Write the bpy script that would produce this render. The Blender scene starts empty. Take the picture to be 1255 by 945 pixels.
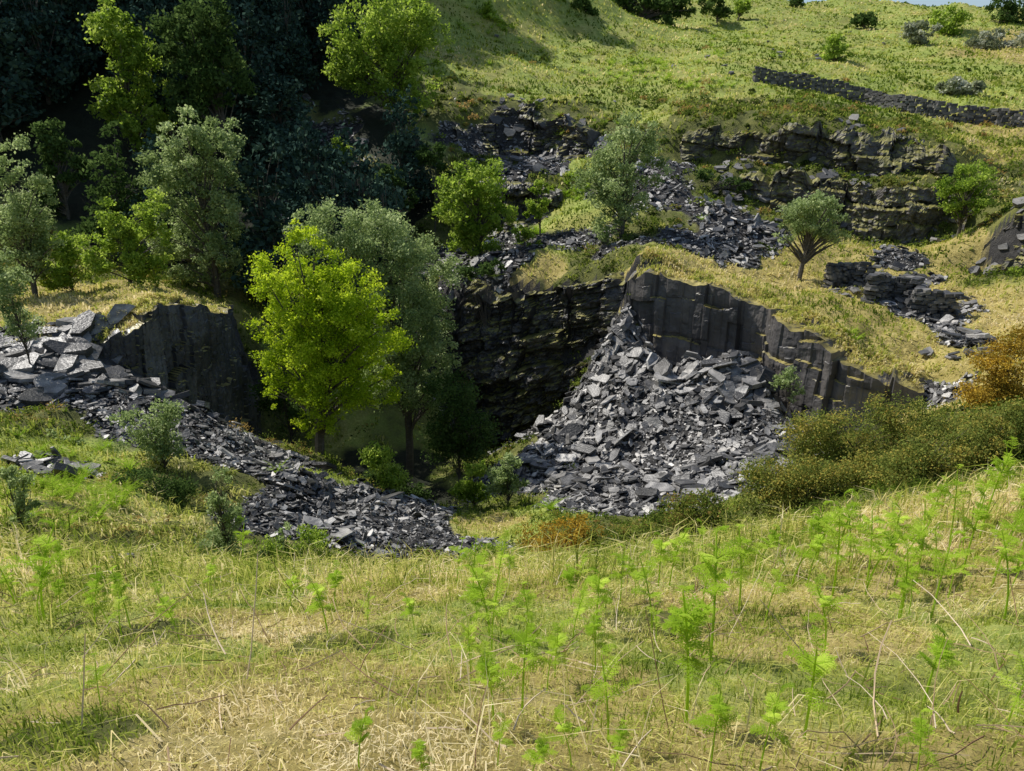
import bpy, math, numpy as np
from mathutils import Vector
R = math.radians
rng = np.random.default_rng(7)
scene = bpy.context.scene
# ------------------------------------------------------------------ camera
PITCH = R(20); CP, SP = math.cos(PITCH), math.sin(PITCH); FPX = 906.0
cam_d = bpy.data.cameras.new("camera"); cam = bpy.data.objects.new("camera", cam_d)
scene.collection.objects.link(cam); scene.camera = cam
cam.location = (0, 0, 0); cam.rotation_euler = (R(90) - PITCH, 0, 0)
cam_d.lens = 26; cam_d.sensor_width = 36; cam_d.clip_end = 3000; cam_d.clip_start = 0.05

# survey helper: bearing (read off the photo) + distance north -> world position
def S(u, v, Y):
    x = (u - 627.5) / FPX; y = (472.5 - v) / FPX
    t = Y / (CP + y * SP)
    return np.array([x * t, Y, (-SP + y * CP) * t])
def mpp(v, Y):
    return Y / (CP + (472.5 - v) / FPX * SP) / FPX

# ------------------------------------------------------------------ noise
_p = np.random.default_rng(3).permutation(256); _p = np.concatenate([_p, _p])
_ga = np.random.default_rng(4).uniform(0, 2 * np.pi, 256); _gx, _gy = np.cos(_ga), np.sin(_ga)
def perlin(x, y):
    x = np.asarray(x, float); y = np.asarray(y, float)
    xi = np.floor(x).astype(int); yi = np.floor(y).astype(int)
    xf = x - xi; yf = y - yi
    u = xf**3 * (xf * (xf * 6 - 15) + 10); v = yf**3 * (yf * (yf * 6 - 15) + 10)
    def g(ix, iy, dx, dy):
        h = _p[(_p[ix & 255] + iy) & 255]
        return _gx[h] * dx + _gy[h] * dy
    a = g(xi, yi, xf, yf); b = g(xi + 1, yi, xf - 1, yf)
    c = g(xi, yi + 1, xf, yf - 1); d = g(xi + 1, yi + 1, xf - 1, yf - 1)
    return (a + u * (b - a)) * (1 - v) + (c + u * (d - c)) * v
def fbm(x, y, s, o=4, seed=0):
    x = np.asarray(x) / s + seed * 17.3; y = np.asarray(y) / s - seed * 9.1
    r = 0; a = 1
    for _ in range(o):
        r = r + a * perlin(x, y); x = x * 2.03 + 5.1; y = y * 2.03 + 1.7; a *= .5
    return r
_hr = np.random.default_rng(12).random((4, 65536))
def hsh(i, j, k=0):
    return _hr[k, (np.asarray(i).astype(np.int64) * 7919 + np.asarray(j).astype(np.int64) * 104729 + 31337) & 65535]

# ------------------------------------------------------------------ mesh helper
class MB:
    def __init__(s): s.V = []; s.F = []; s.T = []; s.n = 0
    def add(s, V, Fs, mat=0, tint=0.5):
        V = np.asarray(V, float)
        if not isinstance(Fs, list): Fs = [Fs]
        for f in Fs: s.F.append((np.asarray(f, int) + s.n, mat))
        s.V.append(V); s.n += len(V)
        s.T.append(np.broadcast_to(np.asarray(tint, float), (len(V),)))
    def mesh(s, name, mats, color=None, smooth=False):
        V = np.concatenate(s.V); T = np.concatenate(s.T)
        loops = np.concatenate([f.ravel() for f, _ in s.F])
        tot = np.concatenate([np.full(len(f), f.shape[1]) for f, _ in s.F])
        mi = np.concatenate([np.full(len(f), m) for f, m in s.F])
        start = np.concatenate([[0], np.cumsum(tot)[:-1]])
        me = bpy.data.meshes.new(name)
        me.vertices.add(len(V)); me.vertices.foreach_set("co", V.ravel().astype(np.float32))
        me.loops.add(len(loops)); me.loops.foreach_set("vertex_index", loops.astype(np.int32))
        me.polygons.add(len(tot)); me.polygons.foreach_set("loop_start", start.astype(np.int32))
        me.polygons.foreach_set("material_index", mi.astype(np.int32))
        for m in mats: me.materials.append(m)
        me.update(calc_edges=True)
        me.polygons.foreach_set("use_smooth", np.full(len(tot), smooth))
        at = me.attributes.new("tint", 'FLOAT', 'POINT'); at.data.foreach_set("value", T.astype(np.float32))
        if color is not None:
            ca = me.attributes.new("zone", 'FLOAT_COLOR', 'POINT'); ca.data.foreach_set("color", color.astype(np.float32).ravel())
        return me
def obj(name, me, loc=(0, 0, 0), rz=0, sc=(1, 1, 1), parent=None):
    o = bpy.data.objects.new(name, me); scene.collection.objects.link(o)
    o.location = loc; o.rotation_euler = (0, 0, rz); o.scale = sc
    if parent: o.parent = parent
    return o

# ------------------------------------------------------------------ materials
def newmat(name):
    m = bpy.data.materials.new(name); m.use_nodes = True; nt = m.node_tree
    for n in list(nt.nodes): nt.nodes.remove(n)
    return m, nt, nt.nodes, nt.links
def ramp(N, cols):
    r = N.new("ShaderNodeValToRGB"); el = r.color_ramp.elements
    while len(el) < len(cols): el.new(.5)
    for e, (p, c) in zip(el, cols): e.position = p; e.color = (*c, 1)
    return r
def leafmat(name, cols, transl=.45, tb=1.6, spec=.2):
    m, nt, N, L = newmat(name)
    a = N.new("ShaderNodeAttribute"); a.attribute_name = "tint"
    r = ramp(N, cols); L.new(a.outputs["Fac"], r.inputs[0])
    if spec > 0:
        b = N.new("ShaderNodeBsdfPrincipled"); b.inputs["Roughness"].default_value = .6
        b.inputs["Specular IOR Level"].default_value = spec; L.new(r.outputs[0], b.inputs["Base Color"])
    else:
        b = N.new("ShaderNodeBsdfDiffuse"); L.new(r.outputs[0], b.inputs["Color"])
    o = N.new("ShaderNodeOutputMaterial")
    if transl > 0:
        t = N.new("ShaderNodeBsdfTranslucent")
        hs = N.new("ShaderNodeHueSaturation"); hs.inputs["Value"].default_value = tb; hs.inputs["Hue"].default_value = .495
        L.new(r.outputs[0], hs.inputs["Color"]); L.new(hs.outputs[0], t.inputs["Color"])
        mx = N.new("ShaderNodeMixShader"); mx.inputs[0].default_value = transl
        L.new(b.outputs[0], mx.inputs[1]); L.new(t.outputs[0], mx.inputs[2]); L.new(mx.outputs[0], o.inputs[0])
    else: L.new(b.outputs[0], o.inputs[0])
    return m
def rockmat(name, cols, rough=.5, scale=3, moss=0.0, spec=.5, zs=2.2, bump=.6, mosscol=((.06, .06, .02), (.24, .22, .055))):
    m, nt, N, L = newmat(name)
    tc = N.new("ShaderNodeTexCoord")
    a = N.new("ShaderNodeAttribute"); a.attribute_name = "tint"
    n1 = N.new("ShaderNodeTexNoise"); n1.inputs["Scale"].default_value = scale; n1.inputs["Detail"].default_value = 8
    mp = N.new("ShaderNodeMapping"); mp.inputs["Scale"].default_value = (1, 1, zs)
    L.new(tc.outputs["Object"], mp.inputs[0]); L.new(mp.outputs[0], n1.inputs["Vector"])
    ad = N.new("ShaderNodeMath"); ad.operation = 'MULTIPLY_ADD'; ad.inputs[1].default_value = .9
    L.new(n1.outputs[0], ad.inputs[0])
    sb = N.new("ShaderNodeMath"); sb.operation = 'SUBTRACT'; sb.inputs[1].default_value = .45
    L.new(a.outputs["Fac"], sb.inputs[0]); L.new(sb.outputs[0], ad.inputs[2])
    r = ramp(N, cols); L.new(ad.outputs[0], r.inputs[0])
    b = N.new("ShaderNodeBsdfPrincipled"); b.inputs["Roughness"].default_value = rough
    b.inputs["Specular IOR Level"].default_value = spec
    col = r.outputs[0]
    if moss > 0:
        n2 = N.new("ShaderNodeTexNoise"); n2.inputs["Scale"].default_value = .7; n2.inputs["Detail"].default_value = 9; n2.inputs["Roughness"].default_value = .65
        L.new(tc.outputs["Object"], n2.inputs["Vector"])
        g = N.new("ShaderNodeNewGeometry"); sx = N.new("ShaderNodeSeparateXYZ"); L.new(g.outputs["True Normal"], sx.inputs[0])
        m1 = N.new("ShaderNodeMath"); m1.operation = 'MULTIPLY_ADD'; m1.inputs[1].default_value = .55
        L.new(sx.outputs[2], m1.inputs[0]); L.new(n2.outputs[0], m1.inputs[2])
        m2 = N.new("ShaderNodeMapRange"); m2.inputs[1].default_value = 1.02 - moss; m2.inputs[2].default_value = 1.10 - moss
        L.new(m1.outputs[0], m2.inputs[0])
        mc = ramp(N, [(.35, mosscol[0]), (.6, mosscol[1])]); L.new(n1.outputs[0], mc.inputs[0])
        mx = N.new("ShaderNodeMixRGB"); L.new(mc.outputs[0], mx.inputs[2])
        L.new(m2.outputs[0], mx.inputs[0]); L.new(col, mx.inputs[1]); col = mx.outputs[0]
    L.new(col, b.inputs["Base Color"])
    n3 = N.new("ShaderNodeTexNoise"); n3.inputs["Scale"].default_value = scale * 4; n3.inputs["Detail"].default_value = 6
    L.new(mp.outputs[0], n3.inputs["Vector"])
    bp = N.new("ShaderNodeBump"); bp.inputs["Strength"].default_value = bump; bp.inputs["Distance"].default_value = .05
    L.new(n3.outputs[0], bp.inputs["Height"]); L.new(bp.outputs[0], b.inputs["Normal"])
    o = N.new("ShaderNodeOutputMaterial"); L.new(b.outputs[0], o.inputs[0])
    return m
TURF = ((.12, .10, .03), (.36, .30, .09))
M_slate = rockmat("slate_rubble", [(0, (.02, .02, .02)), (.38, (.075, .072, .069)), (.68, (.26, .25, .235)), (1, (.60, .57, .52))], .42, 2.5)
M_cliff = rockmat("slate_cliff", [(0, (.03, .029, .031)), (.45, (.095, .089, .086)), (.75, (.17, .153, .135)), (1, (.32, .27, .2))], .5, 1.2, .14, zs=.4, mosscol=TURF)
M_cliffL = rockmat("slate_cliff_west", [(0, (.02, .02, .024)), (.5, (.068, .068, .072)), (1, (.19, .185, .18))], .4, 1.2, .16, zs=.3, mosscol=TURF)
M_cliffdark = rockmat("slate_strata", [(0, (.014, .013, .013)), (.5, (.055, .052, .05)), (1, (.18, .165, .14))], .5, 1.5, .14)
M_outcrop = rockmat("mossy_outcrop", [(0, (.022, .02, .02)), (.5, (.085, .078, .073)), (1, (.23, .205, .18))], .6, 1.2, .30)
M_wall = rockmat("dry_stone", [(0, (.03, .03, .032)), (.5, (.10, .098, .095)), (1, (.28, .26, .23))], .6, 2)
M_bark = rockmat("bark", [(0, (.03, .025, .02)), (.5, (.10, .085, .065)), (1, (.25, .22, .18))], .8, 6)
L_main = leafmat("leaf_yellowgreen", [(0, (.12, .20, .006)), (.5, (.31, .42, .014)), (1, (.52, .60, .05))], .5, 1.7)
L_willow = leafmat("leaf_willow", [(0, (.10, .15, .045)), (.5, (.26, .34, .12)), (1, (.50, .57, .29))], .45, 1.5)
L_green = leafmat("leaf_green", [(0, (.08, .15, .012)), (.5, (.22, .32, .035)), (1, (.42, .51, .10))], .5, 1.7)
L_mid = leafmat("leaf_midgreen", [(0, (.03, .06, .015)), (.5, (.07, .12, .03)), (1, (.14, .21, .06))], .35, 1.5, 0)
L_dark = leafmat("leaf_dark", [(0, (.020, .042, .034)), (.5, (.044, .08, .06)), (1, (.09, .14, .09))], 0, 1, 0)  # woodland leaves: hillside shade and bluish distance haze are put into the colour
L_gorse = leafmat("leaf_gorse", [(0, (.07, .10, .02)), (.5, (.22, .27, .06)), (.8, (.42, .36, .08)), (1, (.58, .42, .09))], .35, 1.3, 0)
L_rust = leafmat("leaf_rust", [(0, (.12, .12, .02)), (.5, (.42, .28, .04)), (1, (.72, .50, .06))], .3, 1.3, 0)
L_haw = leafmat("leaf_hawthorn", [(0, (.12, .15, .08)), (.5, (.28, .31, .18)), (1, (.8, .8, .68))], .3, 1.1, 0)
L_scrub = leafmat("scrub_leaves", [(0, (.035, .05, .012)), (.35, (.10, .145, .025)), (.65, (.23, .29, .05)), (.85, (.28, .2, .06)), (1, (.44, .30, .1))], .35, 1.4, 0)
L_grass = leafmat("grass_blades", [(0, (.09, .15, .015)), (.33, (.33, .40, .06)), (.56, (.58, .57, .15)), (.82, (.80, .69, .33)), (1, (.90, .79, .5))], .4, 1.2, 0)
L_fern = leafmat("fern_frond", [(0, (.17, .29, .022)), (.5, (.34, .49, .045)), (1, (.56, .68, .12))], .5, 1.45, 0)
L_stalk = leafmat("dead_stalk", [(0, (.16, .09, .05)), (.5, (.45, .33, .2)), (1, (.78, .66, .5))], 0, 1.0, 0)

# ------------------------------------------------------------------ cliffs paths (u, vtop, Y, vbottom)
def cpath(rows):
    out = []
    for u, vt, Y, vb in rows:
        p = S(u, vt, Y); out.append((p[0], p[1], p[2], S(u, vb, Y)[2]))
    return np.array(out)
P_right = cpath([(772, 314, 38.6, 385), (830, 342, 37, 460), (900, 358, 35.5, 485), (948, 380, 34, 500), (962, 394, 32.4, 555),
                 (1002, 410, 31, 555), (1036, 442, 29.5, 545), (1090, 456, 28.6, 525), (1135, 466, 28, 510)])
P_mid = cpath([(548, 348, 44, 505), (620, 364, 42.5, 520), (690, 362, 41, 490), (738, 345, 39.8, 420), (765, 330, 38.9, 382)])
P_left = cpath([(105, 412, 27.2, 450), (155, 398, 28, 475), (205, 380, 29.6, 510), (245, 370, 31.2, 550), (278, 380, 33.5, 545), (286, 366, 37, 490)])
P_outA = cpath([(835, 150, 62, 190), (900, 156, 59.5, 215), (1000, 160, 56, 222), (1080, 176, 54, 218), (1180, 182, 52, 215)])
P_outB = cpath([(900, 200, 53.5, 240), (1000, 218, 51.2, 258), (1060, 232, 50, 282), (1150, 234, 48.5, 290), (1185, 258, 47, 292)])
P_g1 = cpath([(560, 150, 66, 175), (610, 138, 68, 180), (665, 142, 67, 195), (725, 170, 62, 205)])
P_g2 = cpath([(545, 235, 56, 275), (590, 245, 55, 285), (640, 235, 55, 270), (690, 222, 56, 250)])
P_bank = cpath([(1205, 285, 42, 330), (1235, 262, 41, 345), (1290, 262, 39, 350)])
def normals(P):
    d = np.gradient(P[:, :2], axis=0); d /= np.linalg.norm(d, axis=1)[:, None]
    return np.stack([d[:, 1], -d[:, 0]], 1)

# ------------------------------------------------------------------ terrain control points
C = []
def c(u, v, Y, t): p = S(u, v, Y); C.append((p[0], p[1], p[2], t))
for row in [
 (0,945,1.6,'D'),(627,945,1.6,'D'),(1255,945,1.6,'D'),(300,850,2.65,'D'),(627,850,2.65,'D'),(1000,850,2.65,'G'),(1255,850,2.6,'G'),(0,850,2.7,'G'),
 (0,790,3.7,'G'),(300,770,4.2,'D'),(627,770,4.1,'G'),(950,770,4.0,'D'),(1255,760,3.8,'G'),
 (450,722,6.0,'D'),(300,725,6.0,'G'),(627,715,6.4,'D'),(780,700,6.8,'G'),(120,722,6.3,'G'),(0,700,7,'G'),(950,680,7.4,'G'),(1100,648,7.8,'D'),(1255,600,8.2,'D'),(1255,690,4.8,'D'),
 (0,620,12,'G'),(100,640,12.5,'M'),(200,670,12.5,'M'),(300,690,13,'M'),(400,700,14,'M'),(520,700,15,'M'),(640,690,15,'M'),(760,680,14,'M'),(880,660,14,'M'),
 (1000,615,14,'M'),(1130,585,14,'M'),(1240,545,15,'M'),(1060,555,19,'M'),(1150,512,21,'M'),(1230,450,26,'D'),
 (0,560,16,'G'),(100,570,17,'G'),(180,590,17,'M'),(250,610,17.5,'M'),(330,640,17,'S'),(60,520,20,'M'),(0,500,21,'S'),(150,530,20.5,'S'),(60,470,24,'S'),
 (230,545,21,'S'),(100,436,26.5,'S'),(190,474,25,'S'),(260,520,23.5,'S'),(310,555,22,'S'),(380,610,19.5,'S'),(440,650,18,'S'),(500,690,16.5,'S'),(520,640,19.5,'S'),
 (330,560,23.5,'S'),(440,590,22.5,'S'),(20,425,28,'S'),(60,395,31,'D'),(140,388,31,'D'),(200,362,34,'D'),(110,355,38,'D'),(0,380,33,'D'),
 (390,557,26,'M'),(430,592,24.5,'M'),(350,540,27.5,'F'),(540,635,27,'F'),(500,615,29,'F'),(330,540,32,'F'),(450,570,33,'F'),(520,580,34,'F'),  # pit floor: shadow behind the birch is put into the darkest ground colour
 (600,650,20,'G'),(640,640,20.5,'G'),(600,630,24,'M'),(700,640,19.5,'M'),(760,655,18,'M'),(700,615,23.5,'S'),(620,590,29,'S'),(590,570,33,'M'),(680,550,30,'S'),
 (650,535,35,'S'),(720,500,34,'S'),(800,560,27,'S'),(780,620,21.5,'S'),(850,605,22,'S'),(900,580,23,'S'),(950,560,24,'S'),(960,525,26.5,'S'),(900,500,29,'S'),(830,500,30.5,'S'),
 (900,433,32.5,'S'),(850,452,33.5,'S'),(945,458,30.5,'S'),(930,442,31.8,'S'),(790,435,34.8,'S'),(765,398,37,'S'),(740,440,36,'S'),(1000,570,24,'M'),(1050,540,25.5,'M'),(1120,512,25.5,'D'),
 (850,322,41,'D'),(900,337,40,'D'),(960,362,37.5,'D'),(1000,340,41,'D'),(1060,400,33,'D'),(1100,430,30.5,'D'),(1150,400,33,'S'),(1150,350,38.5,'D'),(1060,340,40.5,'D'),(1220,400,32,'D'),(1190,440,28,'D'),
 (1230,330,39,'M'),(1240,250,45,'M'),(1180,300,43,'D'),(1090,300,44.5,'D'),(850,300,44,'S'),(910,300,44.5,'S'),(980,310,44,'D'),(900,270,48,'S'),(850,245,50,'S'),(820,200,56,'S'),(800,280,46,'M'),(960,265,49,'M'),
 (780,150,68,'G'),(720,190,60,'G'),(900,140,66,'M'),(1000,145,62,'M'),(1100,160,60,'M'),(1200,185,57,'D'),(1240,220,52,'M'),(1000,200,54.5,'M'),(1100,215,52.5,'M'),
 (930,100,80,'G'),(1100,134,73,'G'),(1255,156,66,'D'),(800,100,82,'G'),(700,120,77,'G'),(1000,75,94,'G'),(900,65,99,'G'),(700,50,105,'G'),(1100,55,116,'G'),
 (800,30,125,'G'),(1000,15,145,'G'),(1255,65,106,'D'),(1250,14,150,'G'),(1150,9,155,'G'),(1060,2,160,'G'),(900,5,150,'G'),(700,0,140,'G'),(1180,100,88,'G'),
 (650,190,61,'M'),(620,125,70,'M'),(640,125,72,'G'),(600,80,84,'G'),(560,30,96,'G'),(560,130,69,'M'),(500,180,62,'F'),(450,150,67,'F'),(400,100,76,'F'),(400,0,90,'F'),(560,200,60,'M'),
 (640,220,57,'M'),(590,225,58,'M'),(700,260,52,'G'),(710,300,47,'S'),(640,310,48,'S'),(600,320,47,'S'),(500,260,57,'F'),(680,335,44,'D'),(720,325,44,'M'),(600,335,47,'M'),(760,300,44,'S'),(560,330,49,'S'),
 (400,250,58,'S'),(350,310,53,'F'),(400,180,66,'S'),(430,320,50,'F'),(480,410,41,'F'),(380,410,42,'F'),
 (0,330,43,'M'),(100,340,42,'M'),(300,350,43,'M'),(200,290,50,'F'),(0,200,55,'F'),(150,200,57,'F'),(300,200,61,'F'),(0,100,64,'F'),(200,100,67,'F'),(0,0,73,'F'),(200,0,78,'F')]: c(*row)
for w in [(-70,95,45,'F'),(-35,105,42,'F'),(0,125,30,'F'),(-110,90,70,'F'),(-60,60,18,'F'),(-75,35,14,'F'),(-45,30,-2,'M'),(-30,12,-6,'G'),(-20,0,-2,'G'),(-12,-6,1,'G'),
          (0,-6,1.5,'D'),(12,-6,2,'D'),(25,0,0,'G'),(30,12,-5,'G'),(40,30,-6,'M'),(60,50,-2,'G'),(80,70,3,'G'),(120,100,8,'G'),(-150,200,95,'F'),(0,240,40,'F'),(30,190,30,'G'),(150,240,8,'G'),(90,210,14,'G'),(250,240,5,'G'),(-40,200,75,'F'),(0,0.3,-1.6,'D')]:
    C.append(w)
for P, t0, t1, bk in [(P_right,'D','S',.7),(P_mid,'M','M',1.4),(P_left,'D','M',.7),(P_outA,'M','M',1.5),(P_outB,'M','M',1.5),(P_g1,'M','S',1.5),(P_g2,'M','S',1.5),(P_bank,'M','D',1.)]:
    n = len(P) * 3; f = np.linspace(0, len(P) - 1, n)
    Q = np.stack([np.interp(f, np.arange(len(P)), P[:, k]) for k in range(4)], 1); nn = normals(Q)
    for q, k in zip(Q, nn):
        C.append((q[0] - k[0] * bk, q[1] - k[1] * bk, q[2] - .05, t0)); C.append((q[0] + k[0] * .1, q[1] + k[1] * .1, q[3] + .1, t1))
        if bk < 1: C.append((q[0] - k[0] * 1.6, q[1] - k[1] * 1.6, q[2] + .12, t0))
CX = np.array([[a, b] for a, b, _, _ in C]); CZ = np.array([z for _, _, z, _ in C]); CT = [t for *_, t in C]
def kern(A, B): return np.sqrt(((A[:, None, :] - B[None]) ** 2).sum(-1))
n = len(CX); K = np.zeros((n + 3, n + 3)); K[:n, :n] = kern(CX, CX) - np.eye(n) * .15
K[:n, n] = 1; K[:n, n + 1:] = CX; K[n, :n] = 1; K[n + 1:, :n] = CX.T
W = np.linalg.solve(K, np.concatenate([CZ, np.zeros(3)]))
NR, NC = 640, 600; Y0, A0 = -4.0, 6.0; KK = math.log(264 / A0 + 1) / (NR - 1); SM = 1.1; OFF = 10.
jj = np.arange(NR); YY = Y0 + A0 * (np.exp(KK * jj) - 1); ss = np.linspace(-SM, SM, NC)
GX = ss[None] * (YY[:, None] + OFF); GY = np.repeat(YY[:, None], NC, 1)
pts = np.stack([GX.ravel(), GY.ravel()], 1)
Z = np.empty(len(pts)); types = 'GDSMF'; TW = np.zeros((len(pts), 5)); tid = np.array([types.index(t) for t in CT]); oh = np.eye(5)[tid]
wx = pts[:, 0] + fbm(pts[:, 0], pts[:, 1], 5, 4, 1) * (0.4 + .045 * np.clip(pts[:, 1], 0, 60)); wy = pts[:, 1] + fbm(pts[:, 0], pts[:, 1], 5, 4, 2) * (0.4 + .045 * np.clip(pts[:, 1], 0, 60))
wp = np.stack([wx, wy], 1)
for i in range(0, len(pts), 20000):
    b = pts[i:i + 20000]; Z[i:i + 20000] = kern(b, CX) @ W[:n] + W[n] + b @ W[n + 1:]
    d = kern(wp[i:i + 20000], CX); w = 1 / (d + .05) ** 4; TW[i:i + 20000] = (w @ oh) / w.sum(1)[:, None]
far = np.clip((pts[:, 1] - 7) / 20, 0, 1)
sl = TW[:, 2]
Z += far * (.45 * fbm(pts[:, 0], pts[:, 1], 7, 3, 5) + .45 * sl * fbm(pts[:, 0], pts[:, 1], 2, 3, 6)) + .17 * fbm(pts[:, 0], pts[:, 1], 1.1, 4, 7) * (0.6 + far)
Z += .3 * np.abs(fbm(pts[:, 0], pts[:, 1], 2.2, 3, 9)) * np.clip((pts[:, 1] - 8) / 4, 0, 1) * np.clip(1.4 - pts[:, 1] / 60, 0, 1) * TW[:, 3]
Z += .07 * np.abs(fbm(pts[:, 0], pts[:, 1], .4, 3, 19)) * np.clip(1 - (pts[:, 1] - 8) / 6, 0, 1)
Z += np.clip((pts[:, 1] - 60) / 60, 0, 1) * 1.2 * fbm(pts[:, 0], pts[:, 1], 14, 3, 8)
ZG = Z.reshape(NR, NC); TG = TW.reshape(NR, NC, 5)
def lookup(G, x, y):
    j = np.clip(np.log(np.clip((y - Y0) / A0 + 1, 1e-3, None)) / KK, 0, NR - 1.001); i = np.clip((x / (y + OFF) + SM) / (2 * SM) * (NC - 1), 0, NC - 1.001)
    j0 = j.astype(int); i0 = i.astype(int); fj = j - j0; fi = i - i0
    if G.ndim == 3: fj = fj[..., None]; fi = fi[..., None]
    return (G[j0, i0] * (1 - fi) + G[j0, i0 + 1] * fi) * (1 - fj) + (G[j0 + 1, i0] * (1 - fi) + G[j0 + 1, i0 + 1] * fi) * fj
def H(x, y): return lookup(ZG, np.atleast_1d(np.asarray(x, float)), np.atleast_1d(np.asarray(y, float)))
def H1(x, y): return float(H(x, y)[0])
YS = np.exp(np.linspace(math.log(1.2), math.log(200), 3000))
def hit(u, v):
    x = (u - 627.5) / FPX; y = (472.5 - v) / FPX; t = YS / (CP + y * SP)
    below = (-SP + y * CP) * t < H(x * t, YS)
    k = int(np.argmax(below)) if below.any() else 2900
    return np.array([x * t[k], YS[k], H1(x * t[k], YS[k])])
def blob(u, v, r, t, squash=1.0, st=1.0):
    p = hit(u, v); X = GX + fbm(GX, GY, r * .7, 3, 11) * r * .5; Yv = GY + fbm(GX, GY, r * .7, 3, 12) * r * .5
    d = np.sqrt((X - p[0]) ** 2 + ((Yv - p[1]) / squash) ** 2) / r
    a = np.clip((1.1 - d) * 4, 0, 1)[..., None] * st
    TG[:] = TG * (1 - a) + np.eye(5)[types.index(t)] * a
for b in [(770,90,5,'G'),(560,400,3,'S'),(880,305,2.5,'S'),(930,290,2,'S'),(670,200,2.0,'S'),(620,330,1.5,'S'),(690,255,1.6,'G'),(120,610,1.8,'G'),(600,640,1.2,'D'),(570,300,2.,'S'),(620,215,2,'S'),(540,290,2,'M'),(640,350,.8,'D'),(620,165,1.5,'S'),
          (420,790,.35,'M'),(790,345,.7,'M'),(1120,385,1.4,'S'),(1180,420,.9,'S'),(1100,318,1.5,'S'),(1130,345,1,'S'),(1000,330,1.5,'D'),(400,580,1.0,'G'),(60,570,.8,'S'),(90,580,.6,'S'),
          (250,800,.4,'G'),(560,800,.35,'G'),(900,840,.3,'G'),(100,900,.25,'M'),(800,760,.4,'M'),(200,780,.4,'M')]: blob(*b)
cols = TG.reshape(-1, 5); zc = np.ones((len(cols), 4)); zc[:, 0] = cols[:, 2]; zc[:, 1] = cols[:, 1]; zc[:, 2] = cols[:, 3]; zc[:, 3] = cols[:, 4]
idx = np.arange(NR * NC).reshape(NR, NC); F = np.stack([idx[:-1, :-1], idx[:-1, 1:], idx[1:, 1:], idx[1:, :-1]], -1).reshape(-1, 4)
m, nt, N, L = newmat("hillside_ground")
tc = N.new("ShaderNodeTexCoord")
def noise(scale, det=8, rough=.6):
    k = N.new("ShaderNodeTexNoise"); k.inputs["Scale"].default_value = scale; k.inputs["Detail"].default_value = det; k.inputs["Roughness"].default_value = rough
    L.new(tc.outputs["Object"], k.inputs["Vector"]); return k
n1 = noise(1.3, 10, .7); n2 = noise(.25, 5); n3 = noise(9, 8, .7)
mxn = N.new("ShaderNodeMixRGB"); mxn.inputs[0].default_value = .45; L.new(n1.outputs[0], mxn.inputs[1]); L.new(n3.outputs[0], mxn.inputs[2])
def rr(cols, src=mxn):
    r = ramp(N, cols); L.new(src.outputs[0], r.inputs[0]); return r
rg = rr([(.3, (.09, .13, .02)), (.5, (.28, .34, .07)), (.68, (.50, .50, .15))])
rd = rr([(.3, (.14, .11, .03)), (.5, (.38, .31, .10)), (.68, (.6, .5, .22))])
rs = rr([(.35, (.018, .018, .018)), (.55, (.06, .057, .054)), (.7, (.14, .13, .12))])
rm = rr([(.3, (.03, .035, .012)), (.5, (.11, .12, .03)), (.7, (.28, .26, .07))])
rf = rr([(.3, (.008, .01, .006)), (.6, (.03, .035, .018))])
a = N.new("ShaderNodeAttribute"); a.attribute_name = "zone"; sp = N.new("ShaderNodeSeparateColor"); L.new(a.outputs["Color"], sp.inputs[0])
def sharp(out):
    ad = N.new("ShaderNodeMath"); ad.operation = 'MULTIPLY_ADD'; ad.inputs[1].default_value = .5; L.new(n1.outputs[0], ad.inputs[0]); L.new(out, ad.inputs[2])
    mr = N.new("ShaderNodeMapRange"); mr.inputs[1].default_value = .62; mr.inputs[2].default_value = .88; L.new(ad.outputs[0], mr.inputs[0]); return mr.outputs[0]
cur = rg.outputs[0]
dm = N.new("ShaderNodeMapRange"); dm.inputs[1].default_value = .45; dm.inputs[2].default_value = .62; L.new(n2.outputs[0], dm.inputs[0])
d0 = N.new("ShaderNodeMixRGB"); L.new(cur, d0.inputs[1]); L.new(rd.outputs[0], d0.inputs[2])
dmm = N.new("ShaderNodeMath"); dmm.operation = 'MULTIPLY'; dmm.inputs[1].default_value = .5; L.new(dm.outputs[0], dmm.inputs[0]); L.new(dmm.outputs[0], d0.inputs[0]); cur = d0.outputs[0]
gm = N.new("ShaderNodeNewGeometry"); sxz = N.new("ShaderNodeSeparateXYZ"); L.new(gm.outputs["True Normal"], sxz.inputs[0])
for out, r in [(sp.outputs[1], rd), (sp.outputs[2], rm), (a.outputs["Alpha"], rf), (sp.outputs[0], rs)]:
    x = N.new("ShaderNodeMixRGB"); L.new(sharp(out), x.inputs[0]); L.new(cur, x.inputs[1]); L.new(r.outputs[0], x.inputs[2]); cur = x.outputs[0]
st = N.new("ShaderNodeMapRange"); st.inputs[1].default_value = .52; st.inputs[2].default_value = .38; L.new(sxz.outputs[2], st.inputs[0])
x = N.new("ShaderNodeMixRGB"); L.new(st.outputs[0], x.inputs[0]); L.new(cur, x.inputs[1]); L.new(rs.outputs[0], x.inputs[2]); cur = x.outputs[0]
b = N.new("ShaderNodeBsdfPrincipled"); b.inputs["Roughness"].default_value = .85; b.inputs["Specular IOR Level"].default_value = .2
L.new(cur, b.inputs["Base Color"])
bp = N.new("ShaderNodeBump"); bp.inputs["Strength"].default_value = .8; bp.inputs["Distance"].default_value = .25
L.new(mxn.outputs[0], bp.inputs["Height"]); L.new(bp.outputs[0], b.inputs["Normal"])
o = N.new("ShaderNodeOutputMaterial"); L.new(b.outputs[0], o.inputs[0])
g = MB(); g.add(np.stack([GX.ravel(), GY.ravel(), ZG.ravel()], 1), F)
obj("hillside_ground", g.mesh("hillside_ground", [m], color=zc, smooth=True))

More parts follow.
